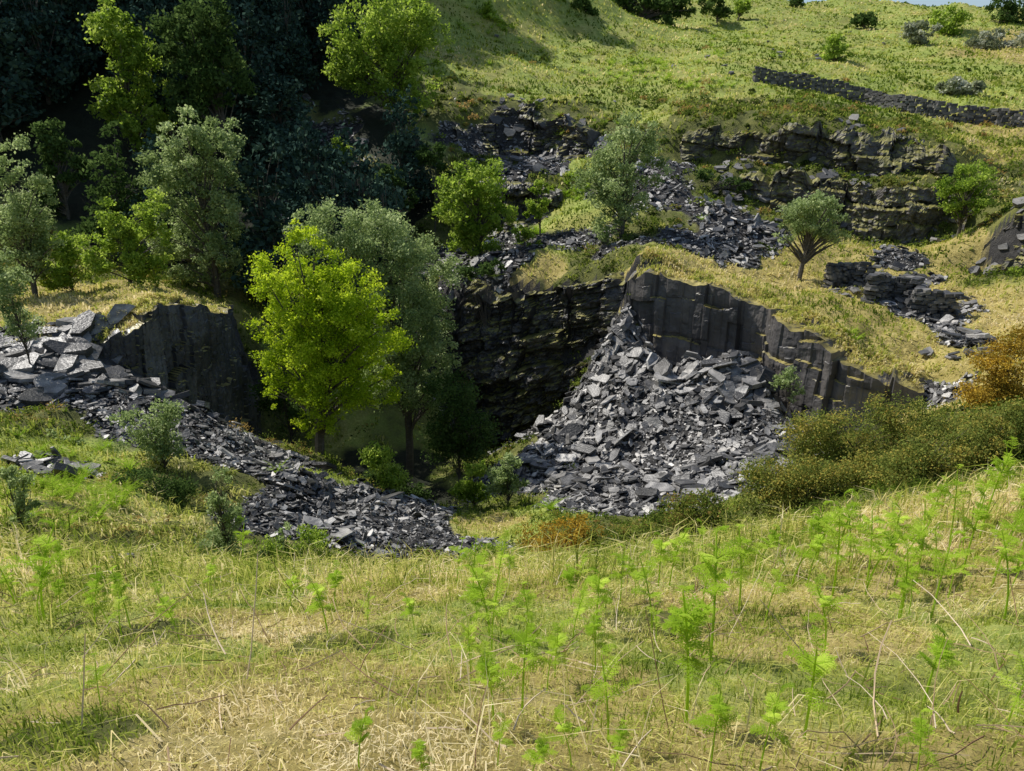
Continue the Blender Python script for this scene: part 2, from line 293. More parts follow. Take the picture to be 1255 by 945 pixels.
# ------------------------------------------------------------------ slabs (vectorised)
def slabs(mb, cen, nrm, a, bb, th, rot, tint, jit=.25, K=6, r=rng, mat=0):
    n = len(cen); nrm = nrm / np.linalg.norm(nrm, axis=1)[:, None]
    ref = np.stack([np.cos(rot), np.sin(rot), np.zeros(n)], 1)
    ux = ref - (ref * nrm).sum(1)[:, None] * nrm; ux /= np.linalg.norm(ux, axis=1)[:, None] + 1e-9; uy = np.cross(nrm, ux)
    if K == 5: base_ang = np.array([.3, 1.7, 3.0, 4.4, 5.3])
    else: base_ang = np.array([.45, 1.2, 2.65, 3.6, 4.3, 5.75])
    ang = base_ang[None] + r.uniform(-jit, jit, (n, K))
    rad = r.uniform(.72, 1.1, (n, K))
    px = np.cos(ang) * rad * a[:, None]; py = np.sin(ang) * rad * bb[:, None]
    def ring(px, py, h): return cen[:, None] + px[..., None] * ux[:, None] + py[..., None] * uy[:, None] + h[..., None] * nrm[:, None]
    hz = th[:, None] * (.5 + r.uniform(-.12, .12, (n, K)))
    V = np.concatenate([ring(px, py, -hz), ring(px * .95, py * .95, hz)], 1).reshape(-1, 3)
    base = (np.arange(n) * 2 * K)[:, None]; k = np.arange(K)
    bot = base + k[::-1]; top = base + K + k
    q = np.stack([base + k, base + (k + 1) % K, base + K + (k + 1) % K, base + K + k], -1).reshape(-1, 4)
    mb.add(V, [bot, top, q], mat, np.repeat(tint, 2 * K))
def slope_n(x, y):
    e = .35; return np.stack([-(H(x + e, y) - H(x - e, y)) / (2 * e), -(H(x, y + e) - H(x, y - e)) / (2 * e), np.ones(len(x))], 1)
def sample(nn, ymin, ymax, smax=.95, r=rng):
    j0 = math.log((ymin - Y0) / A0 + 1) / KK; j1 = math.log((ymax - Y0) / A0 + 1) / KK
    y = Y0 + A0 * (np.exp(KK * r.uniform(j0, j1, nn)) - 1); x = r.uniform(-smax, smax, nn) * (y + OFF); return x, y
def types_at(x, y): return lookup(TG, x, y)
sc = MB()
for nn, lo, hi, thr, K in [(230000, .06, .22, .38, 5), (70000, .18, .40, .5, 6), (10000, .32, .70, .72, 6)]:
    x, y = sample(nn, 13, 75, .85); T = types_at(x, y)
    keep = (T[:, 2] > thr + fbm(x, y, 3, 3, 31) * .4) & ((y < 45) | (rng.random(nn) < .6)); x = x[keep]; y = y[keep]; k = len(x)
    nr = slope_n(x, y); nr /= np.linalg.norm(nr, axis=1)[:, None]; nr = nr * 1.0 + rng.normal(0, .40, (k, 3)); nr[:, 2] = np.abs(nr[:, 2]) + .1
    s = lo + (hi - lo) * rng.random(k) ** 1.7
    s *= np.clip(.75 + .6 * fbm(x, y, 4, 2, 33), .45, 1.4) * np.clip(y / 26, .65, 1.2)
    z = H(x, y) + s * rng.uniform(0, .75, k)
    pit = ((x > 0) & (y < 40)) * .07
    slabs(sc, np.stack([x, y, z], 1), nr, s, s * rng.uniform(.35, .8, k), s * rng.uniform(.07, .22, k), rng.uniform(0, 6.3, k), np.clip(rng.normal(.43 + pit + .25 * fbm(x, y, 3, 3, 35), .25, k), .02, 1), .3, K)
obj("slate_scree", sc.mesh("slate_scree", [M_slate]))

# ------------------------------------------------------------------ cliffs: dense sheets broken along joints
def bl(s, z, cw, ch, k, dip, wob=1.0):
    s2 = s + wob * .3 * cw * perlin(z / (ch * 1.7) + k * 3.1, s / cw * .5); z2 = z + dip * s + wob * .25 * ch * perlin(s / cw, z / ch * .3 + k)
    q = s2 / cw + .45 * perlin(s2 / cw * .9 + k * 7.7, .5 + 0 * s2); i = np.floor(q); zz = z2 / ch + hsh(i, 0 * i + k, 1) * 9; zz = zz + .5 * perlin(zz * .8, i * 1.7); j = np.floor(zz)
    fs = q - i - .5; fz = zz - j - .5
    e = np.minimum(.5 - np.abs(fs), .06) / .06 * np.minimum(.5 - np.abs(fz), .06) / .06
    return hsh(i, j, 0) - .5 + (hsh(i, j, 2) - .5) * fs * .8 + (hsh(i, j, 3) - .35) * fz * .7, hsh(i, j, 3), 1 - np.clip(e, 0, 1)
EDGE = []
def cliff(name, P, mat, levels, seed=1, out=.35, topj=.5, lean=.2, dip=0.0, slant=0., res=.075, rough=.08, back=1.5, big=.5, edge=.12, wob=1., turf=False):
    seg = np.linalg.norm(np.diff(P[:, :2], axis=0), axis=1); cum = np.concatenate([[0], np.cumsum(seg)]); Lt = cum[-1]
    ns = int(Lt / res); s = np.linspace(0, Lt, ns); Q = np.stack([np.interp(s, cum, P[:, k]) for k in range(4)], 1)
    nv = normals(Q); kw = max(3, int(1.2 / res)); pad = np.pad(nv, ((kw, kw), (0, 0)), 'edge'); nv = np.stack([np.convolve(pad[:, q], np.ones(2 * kw + 1) / (2 * kw + 1), 'valid') for q in range(2)], 1); nv /= np.linalg.norm(nv, axis=1)[:, None]
    hmax = (Q[:, 2] - Q[:, 3]).max() + .8; nz = int(hmax / res); nb = int(back / res / 1.5)
    col = bl(s, s * 0, levels[0][0], 50, seed, 0)[0]; top = Q[:, 2] + topj * (col * .9 + .7 * fbm(s, s * 0, 1.5, 4, seed)) - .1 * topj
    ends = np.clip(np.minimum(s, Lt - s) / 1.2, 0, 1); top -= (1 - ends) * (Q[:, 2] - Q[:, 3]) * .4
    f = np.linspace(0, 1, nz)[:, None]; z0 = Q[:, 3] - .7; ZZ = z0 + (top - z0) * f; SS = np.broadcast_to(s[None], ZZ.shape)
    D = np.zeros_like(ZZ); tint = np.full_like(ZZ, .5); zr = ZZ - Q[:, 3].mean(); S2 = SS + slant * zr
    for q, (cw, ch, am) in enumerate(levels):
        v, t, e = bl(S2, zr, cw, ch, seed + q * 5, dip, wob); D += am * v - am * edge * e; tint += (t - .5) * .3 / (q + 1) - e * .15
    D += big * fbm(SS, zr, 4, 2, seed) + rough * fbm(SS, zr, .5, 4, seed + 3)
    off = out + D - lean * f * hmax * .3
    off = off * (.25 + .75 * ends)
    X = Q[:, 0] + nv[:, 0] * off; Yv = Q[:, 1] + nv[:, 1] * off
    V = [np.stack([X, Yv, ZZ], -1)]
    g = np.linspace(0, 1, nb + 1)[1:, None]; bo = off[-1] - g * (back + off[-1]); Xb = Q[:, 0] + nv[:, 0] * bo; Yb = Q[:, 1] + nv[:, 1] * bo
    hh = H(Xb.ravel(), Yb.ravel()).reshape(Xb.shape); lift = Q[:, 2] - top
    Zb = top + lift * g * .8 + .16 * fbm(Xb, Yb, .5, 4, seed) * np.minimum(g * 3, 1) - np.clip(g - .75, 0, 1) * 1.5
    V.append(np.stack([Xb, Yb, Zb], -1)); V = np.concatenate(V); T = np.concatenate([tint, np.full(Xb.shape, .5)])
    a_, b_ = V.shape[:2]; ix = np.arange(a_ * b_).reshape(a_, b_); Fq = np.stack([ix[:-1, :-1], ix[:-1, 1:], ix[1:, 1:], ix[1:, :-1]], -1).reshape(-1, 4)
    mb = MB(); mb.add(V.reshape(-1, 3), Fq, 0, np.clip(T.ravel(), 0, 1)); obj(name, mb.mesh(name, [mat]))
    if turf: EDGE.append((Xb, Yb, np.maximum(Zb, hh)))
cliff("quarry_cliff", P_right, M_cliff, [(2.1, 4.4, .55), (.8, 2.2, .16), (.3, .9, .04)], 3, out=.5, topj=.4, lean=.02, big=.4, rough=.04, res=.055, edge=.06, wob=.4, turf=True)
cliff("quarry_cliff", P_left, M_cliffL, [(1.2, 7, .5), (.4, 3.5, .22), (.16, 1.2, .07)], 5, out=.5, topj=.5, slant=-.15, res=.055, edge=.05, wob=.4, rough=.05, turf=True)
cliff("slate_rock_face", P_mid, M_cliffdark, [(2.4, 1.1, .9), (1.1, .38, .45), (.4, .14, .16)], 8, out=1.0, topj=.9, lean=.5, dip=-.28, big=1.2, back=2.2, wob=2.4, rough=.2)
cliff("mossy_rock_outcrop", P_outA, M_outcrop, [(2.6, 1.2, 1.3), (.9, .5, .4), (.35, .2, .14)], 9, out=.7, topj=1.6, lean=1.0, res=.11, rough=.25, big=2.0, back=2.4, wob=1.6, dip=.1)
cliff("mossy_rock_outcrop", P_outB, M_outcrop, [(2.6, 1.2, 1.2), (.9, .5, .35), (.35, .2, .12)], 10, out=.7, topj=1.4, lean=.7, res=.1, rough=.25, big=1.8, back=2.4, wob=1.6, dip=.1)
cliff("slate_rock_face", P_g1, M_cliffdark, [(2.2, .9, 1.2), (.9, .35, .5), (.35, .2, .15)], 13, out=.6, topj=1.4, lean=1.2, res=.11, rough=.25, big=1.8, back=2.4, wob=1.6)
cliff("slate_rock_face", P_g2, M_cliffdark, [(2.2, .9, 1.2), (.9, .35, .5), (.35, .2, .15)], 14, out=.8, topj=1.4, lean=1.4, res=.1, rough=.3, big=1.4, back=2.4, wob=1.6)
cliff("mossy_rock_outcrop", P_bank, M_outcrop, [(1.5, .8, .8), (.6, .4, .3), (.3, .2, .1)], 15, topj=.7, lean=1., res=.09, rough=.2, big=.8, back=1.5)
def blocks(name, lst, mat, seed, t0=.3, t1=.8):
    r = np.random.default_rng(seed); mb = MB()
    for u, v, rad, nn, s0, s1 in lst:
        p = hit(u, v); x = p[0] + r.normal(0, rad * .5, nn); y = p[1] + r.normal(0, rad * .5, nn); s = s0 + (s1 - s0) * r.random(nn) ** 2
        nr = slope_n(x, y) + r.normal(0, .3, (nn, 3)); nr[:, 2] = np.abs(nr[:, 2]) + .3
        slabs(mb, np.stack([x, y, H(x, y) + s * r.uniform(.05, .6, nn)], 1), nr, s, s * r.uniform(.4, .9, nn), s * r.uniform(.12, .42, nn), r.uniform(0, 6.3, nn), r.uniform(t0, t1, nn), .3, 6, r)
    obj(name, mb.mesh(name, [mat]))
blocks("scattered_rocks", [(1235,300,1.5,18,.2,.6),(1110,295,2.5,40,.2,.6),(1000,250,3,50,.2,.7),(900,240,3,50,.2,.7),(1060,200,3,40,.2,.7),(640,165,3,50,.2,.8),(620,200,3,50,.2,.7),(680,195,3,40,.2,.7),(400,200,3,60,.2,.7),(400,240,3,60,.2,.6),
   (560,320,1.6,40,.2,.6),(600,325,1.6,40,.2,.6),(980,70,8,8,.3,.6),(1180,440,.8,8,.2,.5),(1130,435,.3,2,.35,.45),(1000,40,12,8,.4,.7),(800,80,12,8,.3,.6),(170,690,.4,6,.1,.2),(60,575,1,14,.2,.4),(1090,345,1.5,50,.15,.4),(1040,360,1,20,.15,.35),(1160,375,1.5,40,.15,.4)], M_wall, 21)
blocks("slate_slabs", [(920,455,1.8,100,.25,.7),(900,480,1.8,100,.25,.7),(780,425,1.4,70,.25,.65),(760,455,1.2,60,.25,.6),(765,405,1.,50,.25,.6),(100,450,2,140,.3,.9),(60,450,1.8,110,.3,.85),(40,440,1.8,70,.3,.7),(140,480,2,110,.25,.75),(120,440,1.4,80,.3,.9),(850,590,2,70,.25,.6),(930,560,1.5,60,.25,.6),(700,590,2,50,.25,.55)], M_slate, 22, .1, .75)

# ------------------------------------------------------------------ dry stone walls
def wall(name, ptsuv, height, thick, sz=(.25, .6), ch=.16, seed=1, ragged=.1):
    r = np.random.default_rng(seed); P = np.array([hit(u, v)[:2] for u, v in ptsuv]); mb = MB()
    seg = np.linalg.norm(np.diff(P, axis=0), axis=1); cum = np.concatenate([[0], np.cumsum(seg)])
    d = 0; cen = []; a = []; b = []; t = []; rot = []
    nc = int(height / ch)
    for k in range(nc + 1):
        d = r.uniform(0, .3)
        while d < cum[-1]:
            w = r.uniform(*sz)
            x = np.interp(d, cum, P[:, 0]); y = np.interp(d, cum, P[:, 1]); i = min(np.searchsorted(cum, d, side='right') - 1, len(P) - 2); tg = P[i + 1] - P[i]
            hh = height * (1 + ragged * 2 * float(perlin(d * .25, seed * 3.3)))
            if k * ch < hh:
                th = thick * (1 - .35 * k / nc)
                cen.append([x, y, H1(x, y) + k * ch + ch * .3]); a.append(w * .62); b.append(th * .62 * r.uniform(.9, 1.1)); t.append(ch * r.uniform(.9, 1.2)); rot.append(math.atan2(tg[1], tg[0]) + r.normal(0, .08))
            d += w
    nn = len(cen); nr = np.tile([0, 0, 1.], (nn, 1)) + r.normal(0, .06, (nn, 3))
    slabs(mb, np.array(cen), nr, np.array(a), np.array(b), np.array(t), np.array(rot), r.uniform(.1, .8, nn), .15, 6, r)
    obj(name, mb.mesh(name, [M_wall]))
wall("dry_stone_wall", [(925,100),(960,106),(1010,116),(1060,127),(1110,138),(1160,147),(1210,153),(1300,166)], 1.35, .7, (.3, .7), .2, 1, .18)
wall("ruined_slate_wall", [(1012,352),(1040,351),(1070,356)], 1.2, .8, (.3, .6), .12, 2, .4)
wall("ruined_slate_wall", [(1062,370),(1090,368),(1120,374)], 1.4, .8, (.3, .6), .12, 3, .4)
wall("ruined_slate_wall", [(1112,384),(1140,388),(1172,392)], 1.3, .9, (.3, .6), .12, 4, .5)
wall("ruined_slate_wall", [(1120,388),(1128,372),(1120,362)], 1.1, .7, (.3, .6), .12, 5, .5)

# ------------------------------------------------------------------ foliage
def tube(mb, P, Rr, k=6, mat=0, tint=.5):
    P = np.asarray(P, float); n = len(P); T = np.gradient(P, axis=0); T /= np.linalg.norm(T, axis=1)[:, None] + 1e-9
    ref = np.array([0.31, .9, .1]); ref = np.where(np.abs((T * ref).sum(1))[:, None] > .95, np.array([1., 0, 0]), ref)
    A = np.cross(T, ref); A /= np.linalg.norm(A, axis=1)[:, None] + 1e-9; B = np.cross(T, A)
    an = np.linspace(0, 2 * np.pi, k, endpoint=False)
    V = P[:, None] + np.asarray(Rr)[:, None, None] * (np.cos(an)[None, :, None] * A[:, None] + np.sin(an)[None, :, None] * B[:, None])
    i = np.arange(n - 1)[:, None] * k; j = np.arange(k)[None]; q = np.stack([i + j, i + (j + 1) % k, i + k + (j + 1) % k, i + k + j], -1).reshape(-1, 4)
    mb.add(V.reshape(-1, 3), q, mat, tint)
def leaves(mb, cen, l, tint, r, mat=1, up=.3, aspect=.6):
    n = len(cen); d = r.normal(0, 1, (n, 3)); d[:, 2] -= .25; d /= np.linalg.norm(d, axis=1)[:, None]
    nn = r.normal(0, 1, (n, 3)); nn[:, 2] += up; s = np.cross(d, nn); s /= np.linalg.norm(s, axis=1)[:, None] + 1e-9
    l = l[:, None]; V = np.stack([cen - d * l * .5, cen + s * l * aspect * .5, cen + d * l * .5, cen - s * l * aspect * .5], 1).reshape(-1, 3)
    mb.add(V, np.arange(4 * n).reshape(-1, 4), mat, np.repeat(tint, 4))
def crown(mb, lobes, ncl, nlf, ls, r, clr=.28, base=None, trunk_r=.15, limbs=True, flat=.75, droop=0):
    Lb = np.array(lobes, float); vol = Lb[:, 3] * Lb[:, 4] * Lb[:, 5]; vol = vol ** .8; pick = r.choice(len(Lb), ncl, p=vol / vol.sum())
    dv = r.normal(0, 1, (ncl, 3)); dv /= np.linalg.norm(dv, axis=1)[:, None]; rad = r.uniform(.15, 1.15, ncl) ** .55
    cc = Lb[pick, :3] + dv * rad[:, None] * Lb[pick, 3:]
    cr = clr * (Lb[pick, 3] * .5 + Lb[pick, 5] * .5) * r.uniform(.5, 1.4, ncl)
    wgt = cr ** 2; which = r.choice(ncl, nlf, p=wgt / wgt.sum())
    g = r.normal(0, .55, (nlf, 3)) * cr[which][:, None]; g[:, 2] *= flat; g[:, 2] -= droop * (g[:, 0]**2 + g[:, 1]**2) / (cr[which] + .01)
    tt = r.uniform(-.25, .25, ncl)
    leaves(mb, cc[which] + g, ls * r.uniform(.6, 1.3, nlf), np.clip(.5 + tt[which] + r.normal(0, .14, nlf), 0, 1), r)
    top = Lb[:, 2].max()
    if limbs:
        cm = np.average(Lb[:, :2], axis=0, weights=vol); hh = np.linspace(0, 1, 8)
        path = np.stack([cm[0] * hh ** 1.5 + .12 * np.sin(hh * 5) * top * .1, cm[1] * hh ** 1.5 + .1 * np.sin(hh * 4 + 1) * top * .1, hh * top - .2], 1)
        tube(mb, path, trunk_r * (1 - .85 * hh), 7, 0, .5)
        for k in r.choice(ncl, min(ncl, 60), replace=False):
            c2 = cc[k]; f = np.clip((c2[2] / top) * .7 * r.uniform(.6, 1), .08, .9); s0 = np.array([np.interp(f, hh, path[:, q]) for q in range(3)])
            tq = np.linspace(0, 1, 6)[:, None]; mid = (s0 + c2) / 2 + np.array([0, 0, .12 * np.linalg.norm(c2 - s0)]) + r.normal(0, .1, 3)
            pp = s0 * (1 - tq) ** 2 + 2 * mid * tq * (1 - tq) + c2 * tq ** 2
            tube(mb, pp, trunk_r * (.35 * (1 - f) + .12) * (1 - .8 * tq[:, 0]), 4, 0, .5)
HERO = []
def phototree(name, ub, Y, lobes, leaf, ncl, nlf, ls, seed, trunk_r=.15, vb=None, clr=.28, limbs=True, depth=.9, flat=.75, droop=0):
    r = np.random.default_rng(seed)
    vm = np.mean([l[1] for l in lobes]) if vb is None else vb
    x0 = S(ub, vm, Y)[0]; z0 = H1(x0, Y); Ls = []
    if Y > 45: HERO.append((x0, Y))
    for u, v, ru, rv in lobes:
        p = S(u, v, Y); s = mpp(v, Y); k = ru * s
        Ls.append((p[0] - x0, r.uniform(-.3, .3) * k, p[2] - z0, k, k * depth, rv * s))
    mb = MB(); crown(mb, Ls, ncl, nlf, ls, r, clr, trunk_r=trunk_r, limbs=limbs, flat=flat, droop=droop)
    return obj(name, mb.mesh(name, [M_bark, leaf]), (x0, Y, z0))
phototree("birch_tree", 390, 26, [(378,306,34,38),(350,360,44,50),(425,358,48,46),(330,415,32,42),(400,410,54,48),(460,412,36,45),(342,462,36,38),(410,468,58,38),(464,468,32,34),(395,508,36,18),(472,388,18,22)], L_main, 480, 56000, .105, 1, .2, vb=550, clr=.20)
phototree("willow_tree", 490, 33, [(415,285,48,42),(470,300,48,50),(520,335,42,50),(500,390,55,50),(530,430,32,45),(470,450,45,45),(380,275,25,22),(510,475,40,35)], L_willow, 400, 52000, .13, 2, .22, clr=.2)
phototree("ash_tree", 585, 49, [(590,220,32,28),(560,245,30,30),(605,255,26,32),(580,285,34,26)], L_green, 130, 13000, .22, 3, .16, clr=.24)
phototree("birch_tree", 765, 46, [(770,180,36,36),(745,215,34,36),(798,202,26,28),(752,270,24,36),(775,240,26,28),(745,305,16,24),(800,165,16,16)], L_willow, 150, 14000, .18, 4, .15, clr=.23)
phototree("hawthorn_tree", 988, 40.5, [(985,266,30,22),(1018,275,26,20),(1005,252,24,16),(960,290,16,9),(1037,290,13,9)], L_willow, 90, 8500, .14, 5, .16, clr=.27)
phototree("birch_tree", 480, 67, [(440,45,40,38),(495,25,50,38),(532,50,26,36),(470,85,52,36),(425,85,26,30),(500,115,36,24)], L_green, 230, 24000, .28, 6, .25, clr=.22)
phototree("birch_tree", 148, 37, [(140,272,22,28),(165,285,28,28),(190,270,18,32),(130,310,28,26),(180,320,28,24)], L_green, 130, 11000, .16, 7, .12, clr=.24)
phototree("willow_tree", 250, 41, [(235,165,36,34),(272,190,32,36),(220,215,40,40),(268,250,38,40),(215,280,38,38),(278,300,32,36),(240,325,36,26)], L_willow, 270, 29000, .17, 8, .2, clr=.2)
phototree("birch_tree", 20, 36, [(15,195,24,28),(35,235,30,32),(10,275,40,34),(50,290,24,26),(25,320,38,24)], L_willow, 160, 15000, .14, 9, .15, clr=.23)
phototree("alder_tree", 82, 37, [(82,308,26,22),(95,330,26,18),(65,335,22,18)], L_green, 60, 6000, .16, 10, .08)
phototree("birch_tree", 150, 58, [(145,35,30,28),(160,80,36,32),(140,125,32,30),(175,150,34,30),(185,110,22,28)], L_green, 150, 12000, .28, 11, .2, clr=.24)
phototree("birch_tree", 270, 57, [(250,30,36,30),(215,70,36,40),(270,90,36,40),(235,130,30,30)], L_mid, 130, 12000, .3, 12, .2, clr=.25)
phototree("birch_tree", 70, 50, [(60,170,14,34),(85,200,16,30),(65,230,18,26)], L_mid, 60, 6000, .25, 15, .12)
phototree("hawthorn_tree", 1185, 45, [(1195,215,26,16),(1172,232,26,16),(1205,240,20,14),(1185,252,26,12)], L_green, 80, 6500, .17, 13, .12)
phototree("birch_tree", 662, 50, [(662,232,12,16),(658,255,14,14)], L_green, 24, 2500, .2, 14, .07)
for k, (u, Y, lob, mt, nl) in enumerate([
  (1024, 98, [(1024,60,17,14),(1030,72,12,9)], L_green, 1100), (1131, 112, [(1131,36,17,12),(1125,48,12,8)], L_haw, 2200), (1165, 122, [(1165,28,19,17),(1168,42,12,9)], L_green, 2600),
  (1208, 112, [(1195,62,22,12),(1220,52,24,16),(1238,62,16,12)], L_haw, 4200), (1172, 80, [(1165,106,18,10),(1185,112,18,10)], L_haw, 2400), (1225, 128, [(1225,16,18,18),(1245,22,16,18)], L_mid, 3400),
  (1060, 130, [(1060,24,14,9)], L_mid, 1600), (685, 112, [(683,12,14,16),(690,26,10,8)], L_green, 2000), (710, 112, [(712,15,16,14),(708,28,12,8)], L_mid, 2400), (880, 135, [(870,8,16,10),(888,14,14,8)], L_mid, 2000),
  (905, 137, [(910,10,10,8)], L_green, 1200),(600,100,[(595,20,18,14),(615,34,14,10)],L_green,2500),(1110,140,[(1105,32,8,6)],L_mid,600),(975,150,[(975,4,8,6)],L_mid,700)]):
    phototree("hawthorn_tree", u, Y, lob, mt, 34, nl, .42, 40 + k, .15, depth=1.0)
phototree("distant_tree_row", 790, 128, [(750,6,24,16),(780,8,24,18),(815,6,26,18),(845,10,14,10)], L_mid, 90, 7000, .55, 61, .2)
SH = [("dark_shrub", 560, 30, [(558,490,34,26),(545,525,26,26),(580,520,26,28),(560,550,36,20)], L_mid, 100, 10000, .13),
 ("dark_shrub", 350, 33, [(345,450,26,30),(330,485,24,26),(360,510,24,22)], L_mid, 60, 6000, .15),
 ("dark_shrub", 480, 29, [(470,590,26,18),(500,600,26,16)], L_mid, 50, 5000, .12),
 ("sapling", 580, 24.5, [(582,575,14,14),(572,600,15,14),(590,600,12,14)], L_green, 40, 3500, .12),
 ("sapling", 622, 24, [(625,570,14,14),(615,595,16,16),(632,592,12,14)], L_willow, 40, 3500, .12),
 ("sapling", 272, 12.5, [(275,585,10,18),(262,620,14,20),(288,635,13,20),(270,670,22,22),(290,690,18,14)], L_willow, 80, 5200, .065),
 ("sapling", 340, 12, [(350,650,10,16),(340,675,18,18),(365,690,18,14)], L_willow, 50, 3600, .065),
 ("sapling", 20, 11, [(20,590,12,20),(35,620,14,20),(15,650,20,20)], L_willow, 50, 3600, .06),
 ("bramble_bush", 370, 12, [(340,672,26,20),(385,665,24,18),(400,690,20,18),(330,700,22,18)], L_green, 70, 4500, .06),
 ("bramble_bush", 195, 18.5, [(160,515,18,14),(200,520,24,22),(180,545,30,18),(215,545,16,14)], L_willow, 80, 4500, .09),
 ("bramble_bush", 470, 23, [(465,560,20,16),(480,585,20,14)], L_green, 40, 3200, .11),
 ("bilberry_bush", 195, 16, [(170,590,28,14),(205,608,34,18),(225,635,22,14),(180,635,32,14)], L_mid, 90, 9000, .065),
 ("gorse_bush", 1040, 17, [(1000,528,34,24),(1045,518,38,22),(1100,508,42,22),(1145,522,32,26),(1070,555,54,26),(1010,565,44,28)], L_gorse, 280, 34000, .06),
 ("gorse_bush", 980, 14, [(950,590,36,24),(1010,580,38,26),(975,620,44,24),(1065,582,40,28),(930,622,28,20)], L_gorse, 240, 27000, .055),
 ("gorse_bush", 1140, 13, [(1110,575,36,24),(1150,560,36,26),(1190,548,32,24),(1130,600,40,18)], L_gorse, 180, 17000, .052),
 ("gorse_bush", 1230, 21, [(1220,445,28,24),(1250,432,26,24),(1210,478,32,24),(1250,480,32,26)], L_rust, 150, 17000, .07),
 ("gorse_bush", 1225, 13.5, [(1215,530,30,22),(1250,520,30,24),(1190,560,28,18),(1240,560,30,16)], L_gorse, 140, 14000, .055),
 ("gorse_bush", 695, 13, [(668,660,28,16),(705,648,24,18),(738,664,22,16),(690,684,38,16)], L_rust, 140, 9000, .05),
 ("bramble_bush", 840, 13.5, [(830,640,28,22),(862,628,26,22),(800,662,28,20),(882,650,28,22),(845,672,42,20)], L_scrub, 140, 14000, .055),
 ("bramble_bush", 760, 12.5, [(750,665,28,16),(785,675,28,14)], L_scrub, 60, 5000, .055),
 ("bramble_bush", 25, 14.5, [(20,600,28,22),(10,630,26,20),(40,635,22,16)], L_green, 60, 4500, .075),
 ("bramble_bush", 60, 19, [(40,540,34,14),(90,548,30,12),(10,530,24,14)], L_willow, 70, 7000, .09),
 ("bramble_bush", 15, 24, [(10,360,20,22),(25,395,24,18),(8,330,20,20)], L_willow, 60, 5000, .1),
 ("bramble_bush", 530, 13, [(520,688,26,16),(562,692,26,14)], L_scrub, 50, 4000, .06),
 ("bramble_bush", 460, 11.5, [(430,702,24,18),(480,706,24,15)], L_scrub, 50, 3800, .055),
 ("bramble_bush", 610, 12.5, [(600,690,30,14),(640,690,20,14)], L_green, 50, 3200, .06),
 ("hazel_bush", 425, 58, [(415,185,12,12),(428,200,12,10)], L_green, 24, 1800, .25),
 ("hazel_bush", 480, 54, [(480,215,16,12),(500,240,14,12)], L_mid, 24, 1800, .25),
 ("hazel_bush", 530, 55, [(530,190,18,12),(545,215,14,12)], L_mid, 24, 1800, .25),
 ("hazel_bush", 640, 47, [(640,285,12,10),(655,300,10,8)], L_green, 20, 1200, .18),
 ("bramble_bush", 600, 43, [(600,330,16,10),(570,335,14,10)], L_mid, 24, 2200, .16),
 ("heather_bush", 870, 53, [(870,215,14,7),(900,225,16,6)], L_mid, 24, 1800, .16),
 ("heather_bush", 1120, 50, [(1120,228,18,6),(1085,222,14,6)], L_gorse, 24, 1800, .16),
 ("bramble_bush", 1240, 40, [(1245,340,12,14)], L_green, 24, 1500, .15),
 ("bramble_bush", 968, 29, [(965,465,14,12),(975,480,12,12)], L_willow, 24, 800, .13)]
for k, (nm, u, Y, lob, mt, nc, nl, ls) in enumerate(SH):
    phototree(nm, u, Y, lob, mt, nc, nl, ls, 80 + k, .035 if Y < 30 else .06, clr=.36, depth=.8)
# low scrub: bilberry, heather and bramble cushions as one mass
r = np.random.default_rng(77); x, y = sample(14000, 8.5, 110, .85, r); T = types_at(x, y)
sc_ok = (T[:, 3] + .22 * T[:, 0] + .12 * T[:, 2] + .9 * fbm(x, y, 3, 3, 61) > .58) & (T[:, 4] < .5); x = x[sc_ok][:4200]; y = y[sc_ok][:4200]; T = T[sc_ok][:4200]
k = len(x); rad = r.uniform(.12, .5, k) * np.clip(y / 26, .5, 1.4); nl = 42
ci = np.repeat(np.arange(k), nl); dd = r.normal(0, 1, (k * nl, 3)); dd /= np.linalg.norm(dd, axis=1)[:, None]; dd[:, 2] = np.abs(dd[:, 2]) * .8
cen = np.stack([x, y, H(x, y)], 1)[ci] + dd * (rad[ci] * r.uniform(.5, 1.1, k * nl))[:, None]
ct = np.clip(r.normal(.45 + .6 * fbm(x, y, 6, 2, 66), .2, k), 0, 1)
mb = MB(); leaves(mb, cen, np.clip(.0035 * y[ci], .035, .24) * r.uniform(.6, 1.4, k * nl), np.clip(ct[ci] + r.normal(0, .1, k * nl), 0, 1), r, 0)
obj("low_scrub", mb.mesh("low_scrub", [L_scrub]))
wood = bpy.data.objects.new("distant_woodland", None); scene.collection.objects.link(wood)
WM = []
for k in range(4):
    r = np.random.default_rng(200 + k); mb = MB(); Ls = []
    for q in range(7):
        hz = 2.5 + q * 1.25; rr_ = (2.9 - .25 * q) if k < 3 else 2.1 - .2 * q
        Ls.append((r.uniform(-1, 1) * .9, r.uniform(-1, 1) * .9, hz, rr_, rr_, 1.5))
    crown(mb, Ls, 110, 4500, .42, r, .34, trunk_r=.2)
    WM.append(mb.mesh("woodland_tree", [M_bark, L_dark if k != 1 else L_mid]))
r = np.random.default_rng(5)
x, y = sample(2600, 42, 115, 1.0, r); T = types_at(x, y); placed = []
sunh = np.array([-.82, .57])
